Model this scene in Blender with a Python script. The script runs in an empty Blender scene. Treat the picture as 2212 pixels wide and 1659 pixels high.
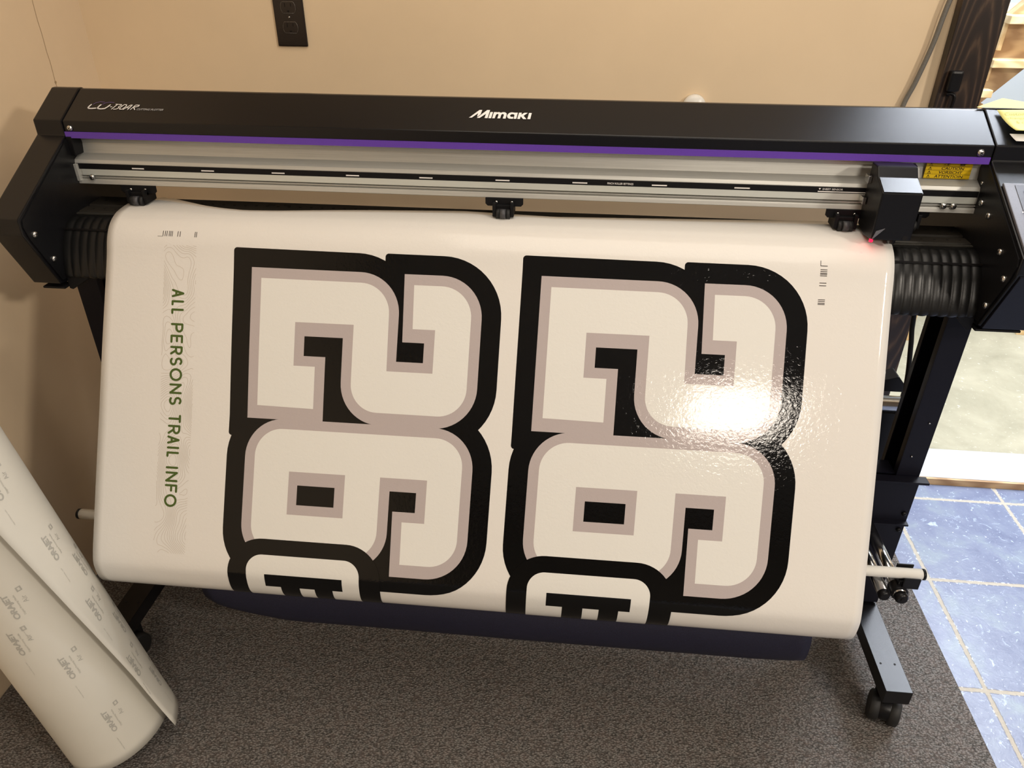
import bpy, bmesh, math, random
from mathutils import Vector, Matrix, noise
random.seed(4)
SC = bpy.context.scene
COL = SC.collection
PI = math.pi

# ------------------------------------------------------------------ camera
cam_d = bpy.data.cameras.new('camera')
cam = bpy.data.objects.new('camera', cam_d)
COL.objects.link(cam)
cam_d.sensor_width = 36.0
cam_d.sensor_fit = 'HORIZONTAL'
cam_d.lens = 1630 / 2212 * 36.0
cam_d.clip_start = 0.02
RT = Vector((0.99510862, 0.09870833, 0.00393723))
UP = Vector((-0.05419379, 0.51215308, 0.85718275))
FW = Vector((-0.08259462, 0.85320331, -0.51499732))
m = Matrix((RT, UP, -FW)).transposed().to_4x4()
m.translation = Vector((0, -1.231, 1.41))
cam.matrix_world = m
SC.camera = cam

# ------------------------------------------------------------------ exposure, world
SC.view_settings.view_transform = 'Standard'
SC.view_settings.look = 'None'
SC.view_settings.gamma = 1.0
SC.view_settings.exposure = 0.20
try:
    SC.view_settings.use_curve_mapping = False
except Exception:
    pass
W = bpy.data.worlds.new('room_air')
SC.world = W
W.use_nodes = True
W.node_tree.nodes['Background'].inputs[0].default_value = (0.9, 0.8, 0.68, 1)
W.node_tree.nodes['Background'].inputs[1].default_value = 0.03

# ------------------------------------------------------------------ lamps
def area(name, loc, target, size, power, color, sizey=None, spread=None):
    d = bpy.data.lights.new(name, 'AREA')
    d.energy = power
    d.color = color
    d.shape = 'RECTANGLE'
    d.size = size
    d.size_y = sizey or size
    if spread: d.spread = spread
    o = bpy.data.objects.new(name, d)
    COL.objects.link(o)
    o.location = loc
    dr = Vector(target) - Vector(loc)
    o.rotation_euler = dr.to_track_quat('-Z', 'Y').to_euler()
    return o
WARM = (1.0, 0.89, 0.76)
area('ceiling_lamp', (1.12, -3.75, 2.46), (1.12, -3.75, 0), 0.62, 72, WARM, 0.75)
area('ceiling_lamp', (2.60, -2.2, 2.46), (1.5, -1.2, 0), 0.36, 70, WARM, 0.36)
area('ceiling_lamp', (0.25, -0.50, 2.46), (0.25, -0.5, 0), 1.5, 17, (1.0, 0.90, 0.78), 1.5)
area('workshop_lamp', (1.55, 1.03, 2.42), (1.55, 1.03, 0), 1.3, 78, (0.84, 0.90, 1.0), 0.6)
area('workshop_lamp', (2.10, 2.00, 2.42), (2.10, 2.00, 0), 0.8, 50, (0.84, 0.90, 1.0), 0.8)

# ------------------------------------------------------------------ helpers
def link(name, me, mat=None, parent=None):
    o = bpy.data.objects.new(name, me)
    COL.objects.link(o)
    if mat is not None:
        if isinstance(mat, (list, tuple)):
            for q in mat: me.materials.append(q)
        else:
            me.materials.append(mat)
    if parent is not None: o.parent = parent
    return o

def tag(o, label=None, cat=None, group=None, kind=None):
    if label: o['label'] = label
    if cat: o['category'] = cat
    if group: o['group'] = group
    if kind: o['kind'] = kind
    return o

def thing(name, label, cat, loc=(0, 0, 0), group=None):
    o = bpy.data.objects.new(name, None)
    COL.objects.link(o)
    o.empty_display_size = 0.05
    o.location = loc
    return tag(o, label, cat, group)

class MB:
    """collects shapes in world coordinates; build() links them as one mesh object"""
    def __init__(s): s.bm = bmesh.new()
    def faces(s, vs, fs, mi=0):
        v = [s.bm.verts.new(p) for p in vs]
        out = []
        for f in fs:
            try:
                q = s.bm.faces.new([v[i] for i in f]); q.material_index = mi; out.append(q)
            except ValueError: pass
        return out
    def box(s, x0, x1, y0, y1, z0, z1, mi=0):
        vs = [(x, y, z) for x in (x0, x1) for y in (y0, y1) for z in (z0, z1)]
        s.faces(vs, [(0, 1, 3, 2), (4, 6, 7, 5), (0, 4, 5, 1), (2, 3, 7, 6), (0, 2, 6, 4), (1, 5, 7, 3)], mi)
        return s
    def prism_x(s, prof, x0, x1, mi=0):
        """closed (y,z) outline extruded along x"""
        n = len(prof)
        vs = [(x0, y, z) for y, z in prof] + [(x1, y, z) for y, z in prof]
        s.faces(vs, [tuple(range(n)), tuple(range(2 * n - 1, n - 1, -1))] +
                [(i, n + i, n + (i + 1) % n, (i + 1) % n) for i in range(n)], mi)
        return s
    def prism(s, pts, axis, a0, a1, mi=0):
        n = len(pts)
        def P(p, a):
            if axis == 'z': return (p[0], p[1], a)
            if axis == 'y': return (p[0], a, p[1])
            return (a, p[0], p[1])
        vs = [P(p, a0) for p in pts] + [P(p, a1) for p in pts]
        s.faces(vs, [tuple(range(n)), tuple(range(2 * n - 1, n - 1, -1))] +
                [(i, n + i, n + (i + 1) % n, (i + 1) % n) for i in range(n)], mi)
        return s
    def tube(s, pts, r, n=14, caps=True, mi=0):
        pts = [Vector(p) for p in pts]
        rr = r if isinstance(r, (list, tuple)) else [r] * len(pts)
        rings = []
        ref = None
        for i, p in enumerate(pts):
            t = (pts[min(i + 1, len(pts) - 1)] - pts[max(i - 1, 0)]).normalized()
            if ref is None:
                ref = t.orthogonal().normalized()
            a = (ref - t * ref.dot(t)).normalized()
            b = t.cross(a)
            ref = a
            rings.append([s.bm.verts.new(p + (a * math.cos(2 * PI * k / n) + b * math.sin(2 * PI * k / n)) * rr[i]) for k in range(n)])
        for i in range(len(rings) - 1):
            for k in range(n):
                f = s.bm.faces.new((rings[i][k], rings[i][(k + 1) % n], rings[i + 1][(k + 1) % n], rings[i + 1][k]))
                f.smooth = True; f.material_index = mi
        if caps:
            f = s.bm.faces.new(rings[0][::-1]); f.material_index = mi
            f = s.bm.faces.new(rings[-1]); f.material_index = mi
        return s
    def build(s, name, mat, parent=None, bevel=0, seg=2, smooth=False):
        bm = s.bm
        bmesh.ops.recalc_face_normals(bm, faces=bm.faces[:])
        if bevel:
            es = [e for e in bm.edges if len(e.link_faces) == 2 and e.calc_face_angle(0) > 0.35]
            bmesh.ops.bevel(bm, geom=es, offset=bevel, segments=seg, profile=0.6, affect='EDGES', clamp_overlap=True)
        if smooth:
            for f in bm.faces: f.smooth = True
        me = bpy.data.meshes.new(name)
        bm.to_mesh(me); bm.free()
        return link(name, me, mat, parent)

def box(name, x0, x1, y0, y1, z0, z1, mat, parent=None, bevel=0):
    return MB().box(x0, x1, y0, y1, z0, z1).build(name, mat, parent, bevel)

# ---- node helpers
class NT:
    def __init__(s, name):
        s.m = bpy.data.materials.new(name); s.m.use_nodes = True
        s.t = s.m.node_tree; s.b = s.t.nodes['Principled BSDF']
    def n(s, t, **k):
        q = s.t.nodes.new(t)
        for a, v in k.items(): setattr(q, a, v)
        return q
    def l(s, a, b): s.t.links.new(a, b)
    def coord(s, scale=(1, 1, 1), out='Object'):
        c = s.n('ShaderNodeTexCoord'); mp = s.n('ShaderNodeMapping')
        s.l(c.outputs[out], mp.inputs[0]); mp.inputs['Scale'].default_value = scale
        return mp.outputs[0]
    def noise(s, vec, scale, detail=4, rough=0.5, dist=0):
        q = s.n('ShaderNodeTexNoise'); s.l(vec, q.inputs['Vector'])
        q.inputs['Scale'].default_value = scale; q.inputs['Detail'].default_value = detail
        q.inputs['Roughness'].default_value = rough; q.inputs['Distortion'].default_value = dist
        return q.outputs[0]
    def ramp(s, fac, stops, interp='LINEAR'):
        q = s.n('ShaderNodeValToRGB'); s.l(fac, q.inputs[0]); cr = q.color_ramp; cr.interpolation = interp
        cr.elements[0].position, cr.elements[0].color = stops[0][0], (*stops[0][1], 1)
        cr.elements[1].position, cr.elements[1].color = stops[1][0], (*stops[1][1], 1)
        for p, c in stops[2:]:
            e = cr.elements.new(p); e.color = (*c, 1)
        return q.outputs[0]
    def mix(s, fac, a, b, blend='MIX'):
        q = s.n('ShaderNodeMix', data_type='RGBA', blend_type=blend)
        for i, v in ((0, fac), (6, a), (7, b)):
            if hasattr(v, 'node'): s.l(v, q.inputs[i])
            elif i == 0: q.inputs[0].default_value = v
            else: q.inputs[i].default_value = (*v, 1)
        return q.outputs[2]
    def math(s, op, a, b=None, c=None):
        q = s.n('ShaderNodeMath', operation=op)
        for i, v in enumerate((a, b, c)):
            if v is None: continue
            if hasattr(v, 'node'): s.l(v, q.inputs[i])
            else: q.inputs[i].default_value = v
        return q.outputs[0]
    def bump(s, h, strength, dist=0.001, prev=None):
        q = s.n('ShaderNodeBump'); s.l(h, q.inputs['Height'])
        q.inputs['Strength'].default_value = strength; q.inputs['Distance'].default_value = dist
        if prev is not None: s.l(prev, q.inputs['Normal'])
        return q.outputs[0]
    def set(s, **k):
        for a, v in k.items():
            i = s.b.inputs[a.replace('_', ' ')]
            if hasattr(v, 'node'): s.l(v, i)
            elif isinstance(v, tuple): i.default_value = (*v, 1) if len(v) == 3 else v
            else: i.default_value = v
        return s

def lin(r, g, b):
    f = lambda c: ((c / 255 + 0.055) / 1.055) ** 2.4 if c > 10 else c / 255 / 12.92
    return (f(r), f(g), f(b))

def plain(name, col, rough=0.5, metal=0.0, spec=0.5, speck=0.0, scale=900, emit=None, estr=0):
    q = NT(name)
    v = q.coord()
    nz = q.noise(v, scale, 3)
    d = tuple(c * (1 - speck) for c in col); l_ = tuple(min(1, c * (1 + speck)) for c in col)
    q.set(Base_Color=q.ramp(nz, [(0.35, d), (0.65, l_)]), Roughness=rough, Metallic=metal, Specular_IOR_Level=spec)
    if speck: q.set(Normal=q.bump(nz, 0.25, 0.0004))
    if emit: q.set(Emission_Color=emit, Emission_Strength=estr)
    return q.m

M = {}
M['powder'] = plain('black_powder_coat', (0.004, 0.004, 0.005), 0.27, 0, 0.38, 0.25, 1400)
M['black'] = plain('black_plastic', (0.006, 0.006, 0.007), 0.34, 0, 0.25, 0.1, 500)
M['matt'] = plain('matt_black_steel', (0.005, 0.005, 0.006), 0.5, 0, 0.2, 0.2, 700)
M['navy'] = plain('navy_black_plastic', (0.004, 0.004, 0.009), 0.45, 0, 0.25, 0.2, 900)
M['rubber'] = plain('black_rubber', (0.012, 0.012, 0.012), 0.6, 0, 0.4, 0.2, 700)
M['purple'] = plain('purple_stripe', lin(98, 62, 168), 0.38, 0, 0.4, 0.02, 300)
M['white_ink'] = plain('white_lettering', (0.80, 0.78, 0.76), 0.5, 0, 0.4, 0.02, 300)
M['grey_ink'] = plain('grey_lettering', (0.42, 0.42, 0.42), 0.5, 0, 0.4, 0.02, 300)
M['violet_ink'] = plain('violet_lettering', lin(108, 84, 150), 0.5, 0, 0.4, 0.02, 300)
M['chrome'] = plain('chrome_steel', (0.72, 0.72, 0.72), 0.16, 1.0, 0.5, 0.03, 200)
M['screw'] = plain('zinc_screw', (0.62, 0.62, 0.60), 0.22, 1.0, 0.5, 0.05, 600)
M['white_tube'] = plain('white_painted_tube', (0.78, 0.76, 0.70), 0.3, 0, 0.5, 0.01, 100)
M['yellow'] = plain('yellow_label', lin(226, 190, 20), 0.4, 0, 0.4, 0.02, 200)
M['label_ink'] = plain('label_ink', (0.02, 0.017, 0.008), 0.5, 0, 0.3, 0.01, 200)
M['note'] = plain('yellow_note_paper', lin(208, 202, 128), 0.8, 0, 0.2, 0.03, 500)
M['paper'] = plain('white_paper', (0.78, 0.78, 0.76), 0.8, 0, 0.2, 0.02, 500)
M['pencil'] = plain('pencil_marks', lin(172, 168, 104), 0.8, 0, 0.2, 0.02, 500)
M['panel'] = plain('grey_panel', (0.13, 0.13, 0.15), 0.42, 0.0, 0.5, 0.2, 1400)
M['lcd'] = plain('lcd_screen', lin(110, 160, 190), 0.25, 0, 0.5, 0.01, 50, lin(120, 175, 210), 0.8)
M['blue_led'] = plain('blue_lamp', (0.02, 0.03, 0.6), 0.3, 0, 0.5, 0.01, 50, (0.05, 0.08, 1.0), 3.0)
M['red_led'] = plain('red_pointer_light', (0.8, 0.02, 0.04), 0.3, 0, 0.5, 0.01, 50, (1.0, 0.0, 0.03), 3.0)
M['brown_plate'] = plain('dark_brown_plastic', (0.014, 0.009, 0.007), 0.30, 0, 0.5, 0.05, 300)
M['rim_highlight'] = plain('plastic_rim_highlight', (0.10, 0.085, 0.07), 0.2, 0.0, 0.6, 0.3, 400)  # lighter than the plate: edge highlights painted into the rim colour
M['slot'] = plain('dark_slot', (0.004, 0.003, 0.003), 0.6, 0, 0.3, 0.02, 300)
M['cord'] = plain('grey_cord', (0.16, 0.15, 0.13), 0.5, 0, 0.4, 0.08, 300)
M['green_ink'] = None

def aluminium(name, col, rough, streak=0.25):
    q = NT(name)
    v = q.coord((1.5, 160, 160))
    n1 = q.noise(v, 6, 5, 0.6)
    v2 = q.coord((0.9, 30, 60))
    n2 = q.noise(v2, 3, 3)
    c = q.mix(q.ramp(n1, [(0.3, (0, 0, 0)), (0.7, (1, 1, 1))]), tuple(k * (1 - streak) for k in col), col)
    c = q.mix(q.math('MULTIPLY', n2, 0.5), c, tuple(k * 0.75 for k in col))
    q.set(Base_Color=c, Metallic=0.4, Roughness=rough, Normal=q.bump(n1, 0.12, 0.0006))
    return q.m
M['alu'] = aluminium('brushed_aluminium', (0.60, 0.60, 0.56), 0.40)
M['alu_light'] = aluminium('light_anodised_strip', (0.70, 0.73, 0.68), 0.5, 0.06)

def glossy_print(name, col, rough=0.055):
    """gloss vinyl film with the fine orange peel of a laminated print"""
    q = NT(name)
    v = q.coord()
    n1 = q.noise(v, 150, 3, 0.6, 0.6)
    n2 = q.noise(v, 2.2, 2, 0.5)
    n3 = q.noise(v, 12, 2, 0.5)
    b = q.bump(n2, 0.5, 0.003)
    b = q.bump(n3, 0.25, 0.0004, b)
    b = q.bump(n1, 0.42, 0.0005, b)
    q.set(Base_Color=col, Roughness=rough, Specular_IOR_Level=0.30, Normal=b)
    return q.m
M['vinyl'] = glossy_print('white_vinyl', (0.74, 0.72, 0.68))
M['ink_black'] = glossy_print('black_vinyl_ink', (0.004, 0.004, 0.004))
M['ink_grey'] = glossy_print('grey_vinyl_ink', lin(180, 170, 169))
M['ink_white'] = glossy_print('cream_vinyl_white', (0.745, 0.74, 0.70))
M['green_ink'] = glossy_print('green_vinyl_ink', lin(72, 92, 40))
M['contour_ink'] = glossy_print('pale_contour_ink', lin(198, 188, 176))
M['mark_ink'] = glossy_print('registration_ink', (0.03, 0.02, 0.02))

def wall_mat(name, col):
    q = NT(name)
    v = q.coord()
    n1 = q.noise(v, 3.0, 4, 0.6); n2 = q.noise(v, 160, 3)
    q.set(Base_Color=q.mix(q.ramp(n1, [(0.35, (0, 0, 0)), (0.7, (1, 1, 1))]), tuple(c * 0.94 for c in col), col),
          Roughness=0.62, Specular_IOR_Level=0.3, Normal=q.bump(n2, 0.12, 0.0008))
    return q.m
M['tan_wall'] = wall_mat('tan_wall_paint', (0.83, 0.655, 0.44))
M['left_wall'] = wall_mat('tan_wall_paint_side', (0.78, 0.62, 0.43))
M['far_wall'] = wall_mat('brown_wall_paint', (0.26, 0.21, 0.16))
M['ceiling'] = wall_mat('white_ceiling_paint', (0.72, 0.70, 0.65))
M['grey_wall'] = wall_mat('pale_grey_wall_paint', (0.40, 0.43, 0.45))

def carpet_mat():
    q = NT('charcoal_carpet')
    v = q.coord()
    n1 = q.noise(v, 420, 3, 0.7)
    vv = q.n('ShaderNodeTexVoronoi'); vv.feature = 'F1'
    q.l(q.coord((1, 1.6, 1)), vv.inputs['Vector']); vv.inputs['Scale'].default_value = 190
    n2 = q.noise(v, 90, 4, 0.6)
    col = q.ramp(n1, [(0.36, (0.040, 0.036, 0.033)), (0.56, (0.20, 0.19, 0.175)), (0.70, (0.42, 0.39, 0.37))])
    col = q.mix(q.ramp(n2, [(0.4, (0, 0, 0)), (0.75, (1, 1, 1))]), col, (0.22, 0.175, 0.155))
    h = q.math('ADD', q.math('MULTIPLY', vv.outputs['Distance'], -1.2), n1)
    q.set(Base_Color=q.mix(0.45, col, q.ramp(vv.outputs['Distance'], [(0.1, (0.42, 0.40, 0.38)), (0.62, (0.03, 0.027, 0.025))])),
          Roughness=0.95, Specular_IOR_Level=0.1, Normal=q.bump(h, 0.9, 0.003))
    return q.m
M['carpet'] = carpet_mat()

def tile_mat():
    q = NT('blue_slate_tile')
    v = q.coord()
    sx = q.n('ShaderNodeSeparateXYZ')
    # ragged tile edges
    wob = q.noise(v, 60, 3, 0.6)
    q.l(v, sx.inputs[0])
    w = q.math('MULTIPLY', q.math('SUBTRACT', wob, 0.5), 0.006)
    fx = q.math('ABSOLUTE', q.math('SUBTRACT', q.math('FRACT', q.math('ADD', q.math('DIVIDE', q.math('ADD', sx.outputs[0], w), 0.325), -0.925 / 0.325 + 0.5 + 10)), 0.5))
    fy = q.math('ABSOLUTE', q.math('SUBTRACT', q.math('FRACT', q.math('ADD', q.math('DIVIDE', q.math('ADD', sx.outputs[1], w), 0.331), -0.257 / 0.331 + 0.5 + 10)), 0.5))
    d = q.math('MINIMUM', fx, fy)
    gr = q.ramp(d, [(0.013, (1, 1, 1)), (0.017, (0, 0, 0))])
    edge = q.ramp(d, [(0.015, (1, 1, 1)), (0.026, (0, 0, 0))])
    n1 = q.noise(v, 9, 6, 0.65, 0.6)
    n2 = q.noise(v, 38, 6, 0.7, 1.2)
    n3 = q.noise(v, 120, 4, 0.6, 0.4)
    base = q.ramp(n1, [(0.32, (0.12, 0.143, 0.24)), (0.52, (0.175, 0.205, 0.305)), (0.72, (0.235, 0.29, 0.335))])
    base = q.mix(q.ramp(n2, [(0.60, (0, 0, 0)), (0.70, (0.8, 0.8, 0.8))]), base, (0.56, 0.68, 0.84))
    base = q.mix(q.ramp(n3, [(0.64, (0, 0, 0)), (0.72, (0.8, 0.8, 0.8))]), base, (0.66, 0.74, 0.88))
    chip = q.math('MULTIPLY', edge, q.ramp(n3, [(0.55, (0, 0, 0)), (0.60, (1, 1, 1))]))
    base = q.mix(chip, base, (0.75, 0.78, 0.80))
    grout = q.mix(n3, (0.36, 0.33, 0.27), (0.52, 0.48, 0.41))
    h = q.math('SUBTRACT', q.math('MULTIPLY', n2, 0.5), gr)
    q.set(Base_Color=q.mix(gr, base, grout), Roughness=q.ramp(gr, [(0, (0.33,) * 3), (1, (0.9,) * 3)]),
          Specular_IOR_Level=0.5, Normal=q.bump(h, 0.5, 0.0025))
    return q.m
M['tile'] = tile_mat()

def concrete_mat():
    q = NT('dusty_concrete')
    v = q.coord()
    n1 = q.noise(v, 5, 6, 0.65, 0.4); n2 = q.noise(v, 60, 6, 0.7); n3 = q.noise(q.coord((0.6, 2.0, 1)), 2.3, 4, 0.6, 1.0)
    c = q.ramp(n1, [(0.3, (0.29, 0.27, 0.19)), (0.7, (0.42, 0.39, 0.285))])
    c = q.mix(q.ramp(n2, [(0.62, (0, 0, 0)), (0.74, (1, 1, 1))]), c, (0.80, 0.78, 0.66))
    c = q.mix(q.ramp(n3, [(0.63, (0, 0, 0)), (0.70, (0.8, 0.8, 0.8))]), c, (0.36, 0.40, 0.45))
    q.set(Base_Color=c, Roughness=0.85, Normal=q.bump(n2, 0.4, 0.002))
    return q.m
M['concrete'] = concrete_mat()

def wood_mat(name, dark, light, rough=0.5, sc=(14, 14, 1.6)):
    q = NT(name)
    v = q.coord(sc)
    n1 = q.noise(v, 1.6, 5, 0.6, 1.4)
    wv = q.n('ShaderNodeTexWave', wave_type='BANDS', bands_direction='X'); q.l(v, wv.inputs['Vector'])
    wv.inputs['Scale'].default_value = 1.1; wv.inputs['Distortion'].default_value = 9; wv.inputs['Detail'].default_value = 3
    wv.inputs['Detail Scale'].default_value = 0.9
    f = q.math('ADD', q.math('MULTIPLY', wv.outputs['Fac'], 0.55), q.math('MULTIPLY', n1, 0.45))
    q.set(Base_Color=q.ramp(f, [(0.25, dark), (0.8, light)]), Roughness=rough, Normal=q.bump(f, 0.15, 0.001))
    return q.m
M['walnut'] = wood_mat('dark_stained_wood', (0.012, 0.006, 0.003), (0.085, 0.046, 0.024), 0.45, (20, 20, 2.2))
def grain_mat():
    q = NT('dark_walnut_grain')
    c = q.n('ShaderNodeTexCoord'); mp = q.n('ShaderNodeMapping'); q.l(c.outputs['Object'], mp.inputs[0])
    mp.inputs['Scale'].default_value = (24, 1, 2.6); mp.inputs['Location'].default_value = (-.797 * 24, 0, -.93 * 2.6)
    wv = q.n('ShaderNodeTexWave', wave_type='RINGS', rings_direction='Y'); q.l(mp.outputs[0], wv.inputs['Vector'])
    wv.inputs['Scale'].default_value = 1.5; wv.inputs['Distortion'].default_value = 1.6; wv.inputs['Detail'].default_value = 3; wv.inputs['Detail Scale'].default_value = 1.2
    n1 = q.noise(q.coord((60, 60, 5)), 3, 4)
    f = q.math('ADD', q.math('MULTIPLY', wv.outputs['Fac'], 0.6), q.math('MULTIPLY', n1, 0.4))
    q.set(Base_Color=q.ramp(f, [(0.35, (0.014, 0.007, 0.004)), (0.70, (0.030, 0.016, 0.009)), (0.88, (0.085, 0.050, 0.028))]), Roughness=0.4, Normal=q.bump(n1, 0.2, 0.0006))
    return q.m
M['walnut'] = grain_mat()
M['pine'] = wood_mat('pale_pine', (0.62, 0.42, 0.20), (0.80, 0.62, 0.36), 0.5, (3, 12, 12))
M['ply'] = wood_mat('plywood_board', (0.36, 0.22, 0.11), (0.58, 0.40, 0.22), 0.6, (3, 12, 12))
M['white_board'] = plain('white_painted_board', (0.46, 0.475, 0.49), 0.5, 0, 0.4, 0.05, 60)
def liner_mat():
    q = NT('paper_liner')
    n1 = q.noise(q.coord(), 3, 3)
    q.set(Base_Color=q.ramp(n1, [(0.3, (0.62, 0.60, 0.53)), (0.7, (0.70, 0.68, 0.61))]), Roughness=0.42, Specular_IOR_Level=0.4,
          Normal=q.bump(n1, 0.3, 0.01))
    return q.m
M['liner'] = liner_mat()
M['liner_ink'] = plain('liner_grey_print', (0.42, 0.41, 0.37), 0.5, 0, 0.4, 0.02, 100)
def fabric_mat():
    q = NT('navy_nonwoven_fabric')
    n1 = q.noise(q.coord(), 500, 3); n2 = q.noise(q.coord(), 6, 3)
    q.set(Base_Color=q.ramp(n1, [(0.3, (0.008, 0.008, 0.020)), (0.7, (0.016, 0.016, 0.038))]), Roughness=0.6, Specular_IOR_Level=0.4,
          Normal=q.bump(n2, 0.4, 0.01))
    return q.m
M['fabric'] = fabric_mat()

# ------------------------------------------------------------------ text / lettering helpers
def text2d(s, size=1.0, offset=0.0, shear=0.0, spacing=1.0):
    """glyph outlines as flat triangulated (verts, faces)"""
    c = bpy.data.curves.new('t', 'FONT'); c.body = s; c.size = size; c.offset = offset; c.shear = shear
    c.space_character = spacing; c.fill_mode = 'FRONT'; c.resolution_u = 3
    o = bpy.data.objects.new('t', c)
    me = bpy.data.meshes.new_from_object(o)
    vs = [(v.co.x, v.co.y) for v in me.vertices]; fs = [tuple(p.vertices) for p in me.polygons]
    bpy.data.objects.remove(o); bpy.data.curves.remove(c); bpy.data.meshes.remove(me)
    return vs, fs

def fit2d(vf, w=None, h=None):
    vs, fs = vf
    if not vs: return vf
    x0 = min(v[0] for v in vs); x1 = max(v[0] for v in vs); y0 = min(v[1] for v in vs); y1 = max(v[1] for v in vs)
    sx = w / (x1 - x0) if w else 1; sy = h / (y1 - y0) if h else sx
    if not w: sx = sy
    return [((v[0] - x0) * sx, (v[1] - y0) * sy) for v in vs], fs

def strokes2d(lines, w, n=8):
    vs, fs = [], []
    for ln in lines:
        for i in range(len(ln) - 1):
            (ax, ay), (bx, by) = ln[i], ln[i + 1]
            dx, dy = bx - ax, by - ay; L = math.hypot(dx, dy) or 1e-9
            nx, ny = -dy / L * w / 2, dx / L * w / 2
            b = len(vs); vs += [(ax + nx, ay + ny), (ax - nx, ay - ny), (bx - nx, by - ny), (bx + nx, by + ny)]; fs.append((b, b + 1, b + 2, b + 3))
        for (px, py) in ln:
            b = len(vs); vs += [(px + w / 2 * math.cos(2 * PI * k / n), py + w / 2 * math.sin(2 * PI * k / n)) for k in range(n)]; fs.append(tuple(range(b, b + n)))
    return vs, fs

def put(mb, vf, fn, mi=0):
    vs, fs = vf
    mb.faces([fn(x, y) for x, y in vs], fs, mi)

def arc(cx, cy, rx, ry, a0, a1, n=14):
    return [(cx + rx * math.cos(math.radians(a0 + (a1 - a0) * i / n)), cy + ry * math.sin(math.radians(a0 + (a1 - a0) * i / n))) for i in range(n + 1)]

def fillet(pts, seg=14):
    """closed outline from (x, y, radius) corners"""
    out = []; n = len(pts)
    for i, (x, y, r) in enumerate(pts):
        if r <= 0: out.append((x, y)); continue
        p = Vector((x, y)); a = Vector(pts[i - 1][:2]) - p; b = Vector(pts[(i + 1) % n][:2]) - p
        a.normalize(); b.normalize()
        ang = a.angle(b); t = r / math.tan(ang / 2)
        s, e = p + a * t, p + b * t
        c = p + (a + b).normalized() * (r / math.sin(ang / 2))
        a0 = math.atan2(s.y - c.y, s.x - c.x); a1 = math.atan2(e.y - c.y, e.x - c.x)
        d = (a1 - a0 + PI) % (2 * PI) - PI
        for k in range(seg + 1):
            q = a0 + d * k / seg
            out.append((c.x + r * math.cos(q), c.y + r * math.sin(q)))
    return out

def screw(loc, nrm, r, parent, mat=None, name='screw'):
    n = Vector(nrm).normalized(); p = Vector(loc)
    mb = MB()
    mb.tube([p - n * r * 0.3, p + n * r * 0.25, p + n * r * 0.55, p + n * r * 0.7], [r, r, r * 0.8, r * 0.35], 12)
    o = mb.build(name, mat or M['screw'], parent)
    a = n.orthogonal().normalized(); b = n.cross(a)
    mr = MB()
    for d1, d2 in ((a, b), (b, a)):
        c = p + n * (r * 0.66)
        v = [c + d1 * sx * r * 0.45 + d2 * sy * r * 0.09 + n * sz * r * 0.06 for sx in (-1, 1) for sy in (-1, 1) for sz in (-1, 1)]
        mr.faces([tuple(q) for q in v], [(0, 1, 3, 2), (4, 6, 7, 5), (0, 4, 5, 1), (2, 3, 7, 6), (0, 2, 6, 4), (1, 5, 7, 3)])
    mr.build('cross_recess', M['slot'], o)
    return o

# ================================================================== SETTING
def struct(name, mb, mat, bevel=0):
    return tag(mb.build(name, mat, None, bevel), kind='structure')
WY = 0.60       # back wall face
struct('floor', MB().box(-1.30, 4.0, -7.0, 0.665, -0.05, 0.0), M['tile'])
struct('floor', MB().box(-1.30, 4.0, 0.665, 3.4, -0.05, 0.006), M['concrete'])
struct('wall_back', MB().box(-1.30, 0.829, WY, WY + 0.12, 0, 2.5), M['tan_wall'])
struct('wall_back', MB().box(2.30, 4.0, WY, WY + 0.12, 0, 2.5), M['tan_wall'])
struct('wall_left', MB().box(-1.30, -1.182, -7.0, WY, 0, 2.5), M['left_wall'])
struct('wall_right', MB().box(4.0, 4.1, -7.0, 3.4, 0, 2.5), M['far_wall'])
struct('wall_front', MB().box(-1.30, 4.0, -7.1, -7.0, 0, 2.5), M['far_wall'])
struct('wall_workshop', MB().box(-0.2, 4.0, 2.75, 2.85, 0, 2.5), M['grey_wall'])
struct('wall_side', MB().box(0.55, 0.65, WY + 0.12, 2.75, 0, 2.5), M['grey_wall'])
struct('ceiling', MB().box(-1.30, 4.1, -7.1, 3.4, 2.5, 2.6), M['ceiling'])
struct('trim_1', MB().box(0.845, 2.30, 0.666, 0.815, 0.006, 0.022), M['white_board'])
struct('trim_2', MB().box(0.845, 2.30, 0.658, 0.666, 0.0, 0.021), M['ply'])
struct('trim_3', MB().box(0.745, 0.838, 0.572, 0.5995, 0.0, 2.5), M['walnut'], 0.0015)
struct('trim_4', MB().box(0.829, 0.838, 0.60, 0.72, 0.0, 2.5), M['walnut'])
# hairline crack in the plaster of the left wall
crk = MB()
zz = 1.02; yy = .4400
random.seed(9)
while zz < 2.4:
    y2 = .440 + random.uniform(-.0012, .0012); crk.faces([(-1.1815, yy - .0007, zz), (-1.1815, yy + .0007, zz), (-1.1815, y2 + .0007, zz + .02), (-1.1815, y2 - .0007, zz + .02)], [(0, 1, 2, 3)])
    zz += .02; yy = y2
crk.tube([(-1.1815, .4395, 1.118), (-1.1812, .4395, 1.118)], .0032, 10)
struct('trim_5', crk, plain('plaster_crack', (0.40, 0.29, 0.17), 0.8, 0, 0.2, 0.1, 300))
# carpet laid over the tile
cp = MB().box(-1.18, 0.866, -3.2, 0.598, 0.0, 0.006).build('carpet', M['carpet'], None, 0.002)
tag(cp, 'charcoal flecked low pile carpet under the cutting plotter, cut edge along the blue tiles', 'carpet')

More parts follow.
